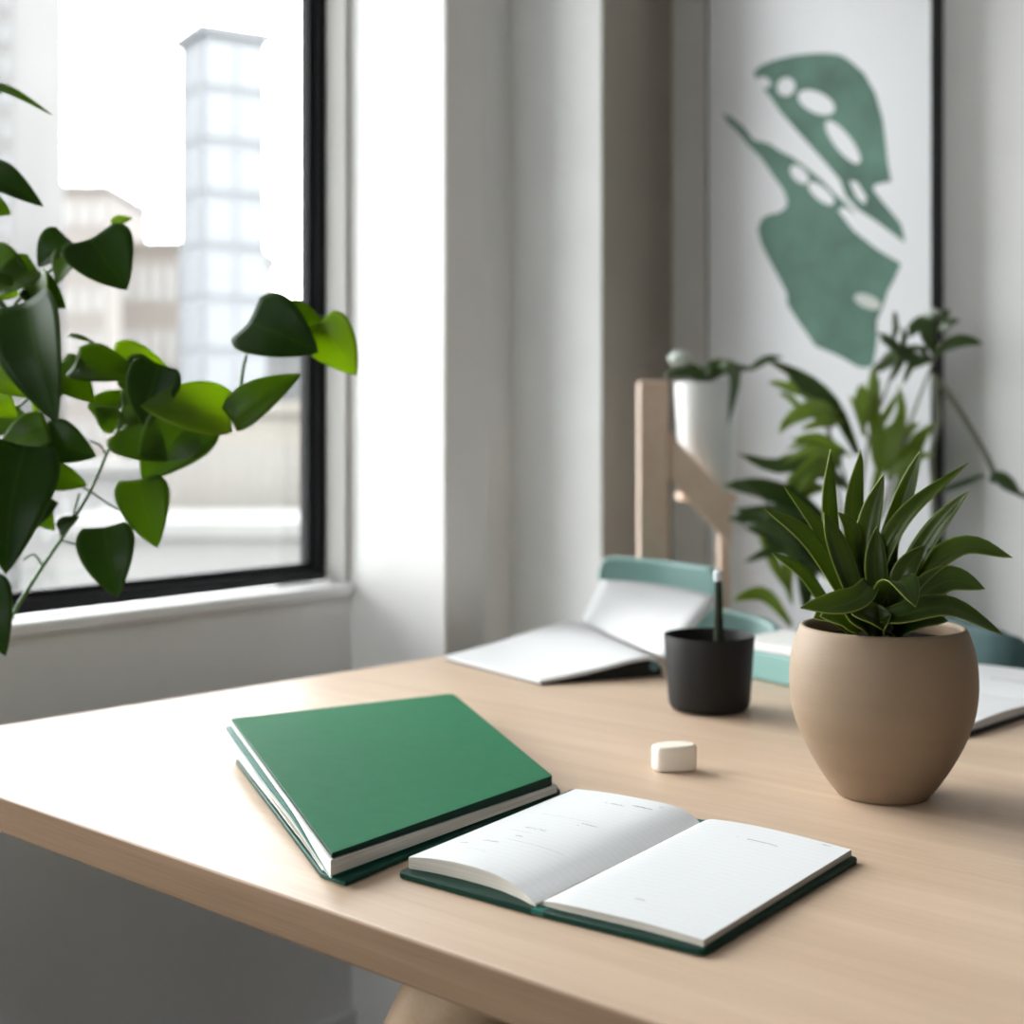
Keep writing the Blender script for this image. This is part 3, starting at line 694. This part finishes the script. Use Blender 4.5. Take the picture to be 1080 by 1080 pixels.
c2 = thing('chair', 'dark slate teal chair at right edge behind the white open notebook', 'chair', (.80, 2.28, 0))
k0, k1, k2, k3 = PX(985, 670, 2.42), PX(1020, 665, 2.30), PX(1055, 672, 2.22), PX(1086, 690, 2.22)
curved_slab([(k0.x, k0.y, 0), (k1.x, k1.y, 0), (k2.x, k2.y, 0), (k3.x, k3.y, 0)], .50, lambda u: .775-.012*max(0, u-.5), .03, .045).build('backrest', M['dteal'], c2, bevel=.008, segs=3)
b = MB(); b.box((.83, 2.42, .44), (.38, .34, .04), V((.8, -.6, 0)).normalized()); b.build('seat', M['dteal'], c2, bevel=.014, segs=3)
for x, y in ((-.15, -.13), (.15, -.13), (.15, .13), (-.15, .13)):
    ax2 = V((.8, -.6, 0)); ay2 = V((.6, .8, 0)); p = V((.83, 2.42, 0))+ax2*x+ay2*y; b = MB()
    b.tube([V((p.x, p.y, .43)), V((p.x+x*.1, p.y+y*.1, 0))], [.014, .010], 12); b.build('leg', M['black'], c2)
b = MB(); b.box((.735, 2.30, .49), (.10, .05, .12), V((.8, -.6, 0)).normalized()); b.build('back_support', M['dteal'], c2, bevel=.005)

# ------------------------------------------------------------------ wooden stand with white planter
Ys = 2.95
st = thing('plant_stand', 'tall pale pine stand with thick post and slanting brace, left of the leaf picture', 'plant stand', (*PX(715, 500, Ys).xy, 0))
def postbox(px0, px1, pyt, Y, dp, name, ang=0.0):
    a = PX(px0, pyt, Y); c = PX(px1, pyt, Y); b = MB(); b.box(((a.x+c.x)/2, Y+dp/2, a.z/2+.0005), (c.x-a.x, dp, a.z-.001), V((math.cos(ang), math.sin(ang), 0)))
    return b.build(name, M['pine'], st, bevel=.008, segs=3)
postbox(674, 706, 401, Ys, .055, 'post')
postbox(758, 770, 500, Ys+.20, .03, 'post')
p0 = PX(703, 470, Ys+.015); p1 = PX(772, 548, Ys+.015)
b = MB(); d = p1-p0; hz = .074
b.hexa([p0+V((0, 0, -hz/1.2)), p1+V((0, 0, -hz/1.2)), p1+V((.0, .022, -hz/1.2)), p0+V((.0, .022, -hz/1.2)), p0+V((0, 0, hz/2)), p1+V((0, 0, hz/2)), p1+V((0, .022, hz/2)), p0+V((0, .022, hz/2))])
b.build('brace', M['pine'], st, bevel=.003)
pl_c = PX(742, 445, Ys+.105); pz = PX(742, 404, Ys+.105).z
b = MB(); b.box((pl_c.x+.005, Ys+.115, pz-.245), (.115, .13, .016)); b.build('shelf', M['pine'], st, bevel=.003)
pt = thing('potted_plant', 'trailing plant with a pale blurred-highlight blob in a white tapered planter on the pine stand', 'potted plant', (pl_c.x+.006, Ys+.108, pz-.237))
b = MB(); q = V((pl_c.x+.006, Ys+.108, pz-.2365)); b.lathe(q, [(0, 0), (.048, 0), (.052, .004), (.068, .236), (.066, .238), (.063, .236), (.060, .20), (0, .20)], 48); b.build('planter', M['white'], pt, angle=60)
b = MB(); b.lathe(q, [(0, .215), (.0585, .212), (.0585, .201), (0, .2005)], 32); b.build('soil', M['soil'], pt)
b = MB()
LANCE2 = lambda u: max(.02, math.sin(math.pi*min(1, u*.93+.07))**.75)
def leaf2(bb, pts, wd, Y, face=V((0, -1, .3)), mi=0, fold=.25, n=9):
    cl = curve([PX(x, y, Y+d) for x, y, d in pts], n); bb.blade(cl, wd*Y/F, LANCE2, V(face).normalized(), fold, mi, 4)
YL = Ys+.08
for pts, wd, fc in (
  ([(742, 402, .02), (735, 393, 0), (722, 390, -.01), (706, 378, -.02)], 16, (0, -1, .5)),
  ([(742, 402, .02), (748, 391, 0), (765, 386, 0), (788, 391, 0)], 18, (0, -1, .6)),
  ([(745, 402, 0), (752, 392, -.03), (770, 389, -.03), (795, 388, 0)], 14, (.1, -1, .5)),
  ([(738, 402, 0), (728, 394, -.02), (716, 394, -.03), (700, 396, -.02)], 13, (0, -1, .6)),
  ([(750, 400, 0), (766, 388, -.06), (776, 398, -.07), (768, 448, -.07)], 14, (-.5, -1, .2)),
  ([(790, 391, 0), (800, 384, 0), (812, 378, 0), (826, 377, 0)], 9, (0, -1, .6)),
  ([(740, 402, 0), (744, 394, -.04), (752, 390, -.05), (764, 393, -.05)], 15, (0, -1, .6))):
    leaf2(b, pts, wd, YL, fc)
b.build('foliage', M['palm_d'], pt, solid=.001)
b = MB(); bc = PX(717, 379, YL-.03); b.lathe(bc-V((0, 0, .018)), [(0, 0), (.012, .003), (.0225, .012), (.025, .020), (.020, .030), (.010, .036), (0, .038)], 20); b.build('blob', M['blob'], pt)  # solid pale blob in place of a blurred highlight

# ------------------------------------------------------------------ leafy plant in front of the picture
Yf = 2.78
fp = thing('potted_plant', 'tall bushy floor plant with slender leaves before the leaf picture', 'potted plant', (*PX(905, 600, Yf).xy, 0))
q = V((*PX(905, 600, Yf).xy, .0005))
b = MB(); b.lathe(q, [(0, 0), (.09, 0), (.10, .01), (.13, .26), (.128, .27), (.12, .268), (.115, .24), (0, .24)], 48); b.build('planter', M['terracotta'], fp, angle=60)
b = MB(); b.lathe(q, [(0, .25), (.116, .248), (.116, .2405), (0, .2405)], 32); b.build('soil', M['soil'], fp)
root = q+V((0, 0, .24))
b = MB()
stems = [[(905, 640), (900, 540), (870, 450), (822, 383)], [(905, 640), (905, 560), (915, 470), (935, 410), (950, 365)], [(905, 640), (895, 600), (850, 560), (775, 505)],
         [(905, 640), (925, 560), (955, 460), (985, 380), (1000, 350)], [(905, 640), (890, 560), (880, 480), (870, 430)], [(905, 640), (890, 610), (850, 590), (770, 545)]]
for sx_ in stems:
    pts = [root]+[PX(x, y, Yf+random.uniform(-.05, .05)) for x, y in sx_]; cl = curve(pts, 24); b.tube(cl, [.006-.0045*i/23 for i in range(24)], 8)
for sx_ in ([(985, 395), (1010, 430), (1040, 480), (1055, 510), (1080, 522), (1120, 540)], [(985, 395), (990, 440), (983, 480), (984, 560), (960, 640)]):
    cl = curve([PX(x, y, Yf-.05) for x, y in sx_], 24); b.tube(cl, .0055, 8)
b.build('stems', M['twig'], fp)
b = MB()
def burst(cx, cy, n, l0, l1, a0, a1, wd, mi):
    for _ in range(n):
        a = math.radians(random.uniform(a0, a1)); L = random.uniform(l0, l1); Y = Yf+random.uniform(-.10, .10)
        x, y = cx+random.uniform(-9, 9), cy+random.uniform(-9, 9); dx, dy = math.cos(a)*L, -math.sin(a)*L
        drop = random.uniform(.0, .25)*L; dd = random.uniform(-.06, .06)
        leaf2(b, [(x, y, 0), (x+dx*.5, y+dy*.5-drop*.25, dd*.5), (x+dx, y+dy+drop, dd)], random.uniform(.75, 1.25)*wd, Y, (random.uniform(-.6, .6), -1, random.uniform(-.2, .9)), mi)
burst(985, 375, 11, 25, 48, 60, 200, 10, 1); burst(960, 380, 8, 25, 42, 80, 260, 11, 1); burst(950, 352, 5, 18, 30, 20, 160, 8, 1)
burst(985, 345, 5, 15, 30, 20, 160, 8, 1)
leaf2(b, [(985, 372, 0), (1005, 362, -.02), (1020, 360, -.03), (1037, 363, -.04)], 16, Yf, (0, -1, .5), 1)
burst(885, 442, 9, 35, 62, 130, 215, 11, 0); burst(850, 425, 5, 30, 50, 110, 230, 10, 0); burst(890, 478, 9, 40, 66, 150, 215, 12, 0)
burst(915, 455, 7, 40, 75, 55, 115, 12, 0); burst(930, 500, 8, 40, 75, 30, 110, 14, 0); burst(880, 508, 6, 40, 70, 140, 200, 13, 0)
burst(850, 545, 5, 45, 75, 140, 200, 15, 1); burst(850, 590, 5, 45, 75, 130, 180, 15, 1)
for pts, wd, mi in (
   ([(905, 480, 0), (880, 430, 0), (848, 400, 0), (805, 378, 0)], 17, 1), ([(880, 440, 0), (860, 415, 0), (846, 405, 0), (830, 388, 0)], 14, 1),
   ([(900, 520, 0), (860, 490, -.03), (815, 492, -.03), (778, 478, -.03)], 18, 1), ([(880, 560, 0), (840, 530, 0), (800, 515, 0), (762, 512, 0)], 26, 1),
   ([(880, 600, 0), (850, 560, 0), (810, 545, 0), (768, 548, 0)], 28, 1), ([(880, 610, 0), (850, 580, 0), (835, 560, 0), (800, 540, 0)], 30, 1),
   ([(850, 560, 0), (835, 585, 0), (830, 610, 0), (836, 640, 0)], 14, 0), ([(800, 560, 0), (812, 585, 0), (822, 605, 0), (833, 625, 0)], 12, 0),
   ([(835, 660, 0), (812, 632, -.03), (795, 626, -.03), (772, 634, -.03)], 16, 0), ([(850, 640, 0), (850, 600, 0), (845, 570, 0), (820, 545, 0)], 26, 1),
   ([(920, 520, 0), (935, 470, 0), (950, 440, 0), (948, 405, 0)], 15, 0), ([(940, 540, 0), (955, 505, 0), (965, 470, 0), (985, 445, 0)], 20, 0),
   ([(1045, 508, -.05), (1052, 503, -.06), (1065, 510, -.06), (1078, 525, -.06)], 14, 1), ([(1040, 500, -.05), (1020, 508, -.06), (1000, 515, -.06), (985, 520, -.06)], 6, 1)):
    leaf2(b, pts, wd, Yf, (random.uniform(-.3, .3), -1, .4), mi)
b.build('foliage', [M['palm'], M['palm_d']], fp, solid=.0008)
b = MB(); bc = PX(984, 333, Yf-.03); b.lathe(bc-V((0, 0, .014)), [(0, 0), (.010, .003), (.0165, .010), (.0175, .017), (.012, .025), (0, .029)], 20); b.build('blob', M['blob'], fp)

# ------------------------------------------------------------------ leaf picture
PD = W(SD-.061, 0, 0)
def pic(px, py, lift=0): return onplane(px, py, PD-w*lift, w)
pl, pr_ = pic(745.5, 400), pic(983.5, 400)
oL = (pl-P0).dot(nn); oR = (pr_-P0).dot(nn)
zt, zb = 2.45, .42
pa = thing('framed_print', 'tall white botanical print of one large green leaf in thin black frame', 'picture', W(SD-.02, (oL+oR)/2, zb))
b = MB(); f = .0035
b.wbox(SD-.062, SD-.001, oL, oL+f, zb, zt); b.wbox(SD-.062, SD-.001, oR-f, oR, zb, zt); b.wbox(SD-.062, SD-.001, oL+f, oR-f, zb, zb+f); b.wbox(SD-.062, SD-.001, oL+f, oR-f, zt-f, zt)
b.build('frame', M['black'], pa)
b = MB(); b.wbox(SD-.061, SD-.002, oL+f, oR-f, zb+f, zt-f, 0)
UPPER = [(795, 76), (803, 69), (815, 64), (836, 58.5), (855, 56.5), (873, 56), (886, 58), (896, 64), (911, 77), (923, 98), (931, 126), (934, 150), (936, 170), (940, 191.5), (930, 193), (922, 195), (921, 200), (930, 212), (941, 225), (950, 236), (953, 246), (954, 256), (945, 249), (925, 234), (905, 221), (892, 207), (886, 190), (870, 171), (852, 151), (838, 135), (823, 118), (812, 102), (806, 95), (797, 84)]
LOWER = [(762, 119), (773, 125), (785, 135), (795, 148), (811, 151.5), (822, 159), (836, 166), (852, 178), (868, 191), (880, 204), (892, 214), (908, 232), (925, 252), (950, 279), (944, 293), (936, 308), (932, 322), (925, 338), (925, 360), (921, 385), (914, 388), (905, 387), (884, 375), (860, 365), (852, 353), (844, 342), (836, 330), (830, 320), (830, 310), (823, 296), (815, 281), (808, 268), (803, 257), (799, 242), (803, 231), (811, 226.5), (822, 224), (829, 219), (830, 211), (826, 200), (815, 185), (803, 167), (791, 155), (778, 139), (767, 129)]
def flat(poly, lift, mi): b.add([pic(x, y, lift) for x, y in poly], [list(range(len(poly)))], mi)
flat(UPPER, .0003, 1); flat(LOWER, .0003, 1)
def ell(cx, cy, rx, ry, a, mi=0):
    a = math.radians(a); flat([(cx+rx*math.cos(k)*math.cos(a)-ry*math.sin(k)*math.sin(a), cy+rx*math.cos(k)*math.sin(a)+ry*math.sin(k)*math.cos(a)) for k in [2*math.pi*i/22 for i in range(22)]], .0006, mi)
for a in ((805, 87, 8, 6, 20), (829, 91.5, 9.5, 10, 40), (861, 108, 21, 11, 25), (889, 150, 28, 9, 52), (843, 184, 12, 7, 45), (866, 204, 17, 7, 40)): ell(*a)
ell(915, 318, 15, 7, 22, 2)
flat([(884, 222), (890, 218), (902, 226), (925, 246), (948, 268), (952, 277), (945, 275), (925, 263), (900, 243)], .0006, 0)
flat([(896, 191), (904, 192), (914, 208), (912, 216), (903, 208)], .0006, 0)
b.build('botanical_print', [M['art_paper'], M['art_leaf'], M['art_cream']], pa)

# ------------------------------------------------------------------ trailing plant at the left
sp = V((-.86, 1.40, 0))
stl = thing('plant_stool', 'round wooden stool beside the left corner of the desk', 'stool', sp)
b = MB(); b.lathe(sp, [(0, .585), (.13, .585), (.138, .59), (.138, .608), (.13, .615), (0, .615)], 40); b.build('seat', M['pine'], stl, angle=60)
for a in (45, 135, 225, 315):
    c_, s_ = math.cos(math.radians(a)), math.sin(math.radians(a)); b = MB()
    b.tube([sp+V((c_*.09, s_*.09, .585)), sp+V((c_*.125, s_*.125, 0))], [.014, .010], 12); b.build('leg', M['pine'], stl)
po = thing('potted_plant', 'leafy green plant with heart shaped leaves trailing in front of the window', 'potted plant', sp+V((0, 0, .6155)))
q = sp+V((0, 0, .6155)); b = MB(); b.lathe(q, [(0, 0), (.062, 0), (.068, .006), (.085, .14), (.088, .145), (.082, .148), (.078, .13), (0, .13)], 48); b.build('planter', M['white'], po, angle=60)
b = MB(); b.lathe(q, [(0, .138), (.0785, .136), (.0785, .131), (0, .131)], 32); b.build('soil', M['soil'], po)
base = q+V((0, 0, .13)); Yh = 1.62
b = MB()
sts = [[(-60, 760), (-10, 690), (18, 640), (45, 597), (70, 560), (95, 518), (112, 480), (126, 450), (150, 410), (185, 395)],
       [(-90, 720), (-70, 560), (-30, 430), (10, 330), (60, 280), (105, 255)],
       [(-95, 720), (-80, 480), (-40, 250), (-15, 120), (10, 90)],
       [(-80, 740), (-50, 600), (-10, 470), (30, 420), (70, 400)],
       [(126, 450), (180, 425), (228, 440), (250, 425), (262, 370), (300, 330), (345, 335)]]
for i, sx_ in enumerate(sts):
    pts = ([base] if i != 4 else [])+[PX(x, y, Yh+.03) for x, y in sx_]; cl = curve(pts, 40)
    b.tube(cl, [.0030-.0014*k/39 for k in range(40)], 8)
for sx_ in ([(45, 597), (36, 585), (25, 590)], [(95, 518), (75, 508), (60, 500)], [(70, 560), (76, 548), (84, 520)], [(95, 518), (112, 530), (125, 538)], [(64, 570), (90, 575), (105, 560)],
            [(18, 640), (5, 632), (-5, 620)], [(237, 445), (243, 436), (248, 425)], [(112, 480), (106, 470), (95, 465)]):
    b.tube(curve([PX(x, y, Yh+.02) for x, y in sx_], 10), .0013, 6)
b.build('stems', M['stem'], po)
HEART = lambda u: max(.0, (math.sin(math.pi*(min(1, .10+.90*u))**.62))**.85)
b = MB()
def heart(bx_, by_, tx, ty, wd, mi, dY=0, face=None, fold=.3, curl=.0):
    Y = Yh+dY
    mx_, my_ = (bx_+tx)/2, (by_+ty)/2
    L = math.hypot(tx-bx_, ty-by_)*Y/F
    dd = random.uniform(-.25, .25)*L
    p = curve([PX(bx_, by_, Y), PX(mx_, my_, Y+dd*.5)+V((0, -1, .25))*(.10*L), PX(tx, ty, Y+dd)], 15)
    fc = face or (random.uniform(-.6, .6), -1, random.uniform(-.3, .6))
    b.blade(p, wd*Y/F, HEART, V(fc).normalized(), fold, mi, 8)
D_, N_, L_ = 2, 0, 1
HL = [
 (-18, 88, 56, 122, 22, N_, .0, (.2, -.5, 1)), (-22, 178, 46, 218, 40, D_, .0, (.3, -1, .6)), (-15, 215, 12, 226, 26, N_, 0, None),
 (95, 252, 134, 306, 76, D_, -.01, (.3, -1, .3)), (82, 262, 60, 300, 44, N_, .02, None), (38, 282, -12, 315, 46, N_, .02, (0, -1, .6)),
 (28, 318, 60, 447, 84, D_, -.02, (-.3, -1, .2)), (40, 290, 48, 340, 36, L_, .03, None), (78, 384, 150, 398, 52, N_, .02, (.2, -1, .7)),
 (118, 376, 180, 390, 40, L_, .04, (0, -1, .5)), (168, 384, 152, 450, 56, D_, -.015, (.2, -1, 0)), (244, 438, 148, 428, 62, L_, .0, (.1, -1, .5)),
 (212, 432, 150, 508, 74, N_, .01, (.3, -1, .1)), (180, 470, 218, 470, 40, D_, .02, None), (244, 444, 318, 394, 46, N_, -.02, (0, -1, .5)),
 (262, 340, 336, 372, 78, D_, .0, (.1, -1, .4)), (336, 340, 376, 396, 56, L_, .01, (-.2, -1, .2)), (300, 330, 345, 350, 36, N_, .02, None),
 (146, 506, 166, 578, 56, N_, 0, (.35, -1, .1)), (110, 556, 124, 630, 60, D_, -.01, (.2, -1, .1)), (26, 470, 6, 606, 84, D_, -.03, (.3, -1, .2)),
 (-30, 470, -10, 590, 80, D_, .01, (.1, -1, .2)), (52, 452, -6, 482, 48, N_, -.01, (0, -1, .5)), (45, 462, 102, 482, 50, D_, 0, (.1, -1, .3)), (54, 500, 92, 512, 30, N_, .01, None),
 (-16, 612, 6, 692, 52, D_, -.02, (.2, -1, .1)), (-12, 395, 34, 420, 34, L_, -.03, (0, -1, .7)), (-10, 420, 18, 440, 34, L_, -.03, (0, -1, .5)),
 (72, 354, 104, 364, 12, N_, .02, (0, -.4, 1)), (126, 448, 100, 430, 30, N_, .02, None), (128, 430, 160, 430, 44, N_, .02, None), (62, 560, 84, 545, 20, D_, .01, None),
 (22, 545, 62, 530, 40, D_, .02, None), (-20, 330, 20, 390, 60, D_, .02, None), (100, 440, 140, 412, 34, N_, .03, None), (118, 238, 140, 230, 16, L_, .05, None),
 (-20, 275, 36, 300, 52, N_, .03, (.1, -1, .5)), (30, 300, 70, 325, 40, D_, .03, (.2, -1, .4)), (-15, 345, 25, 372, 60, D_, .03, (0, -1, .3)), (60, 385, 100, 425, 44, N_, .03, (.2, -1, .3)),
 (-20, 440, 40, 452, 46, N_, .02, (0, -1, .5)), (130, 392, 182, 408, 44, N_, .03, (.1, -1, .4)), (10, 500, 58, 560, 50, N_, .03, (.2, -1, .2)), (128, 452, 178, 486, 54, N_, .02, (.1, -1, .3)),
 (70, 250, 40, 282, 40, D_, .03, None), (-18, 300, 20, 312, 50, L_, .04, (0, -1, .5)), (60, 405, 36, 438, 40, L_, .03, None)]
for a in HL: heart(*a[:6], dY=a[6], face=a[7])
b.build('foliage', [M['pothos'], M['pothos_l'], M['pothos_d']], po, solid=.0006)
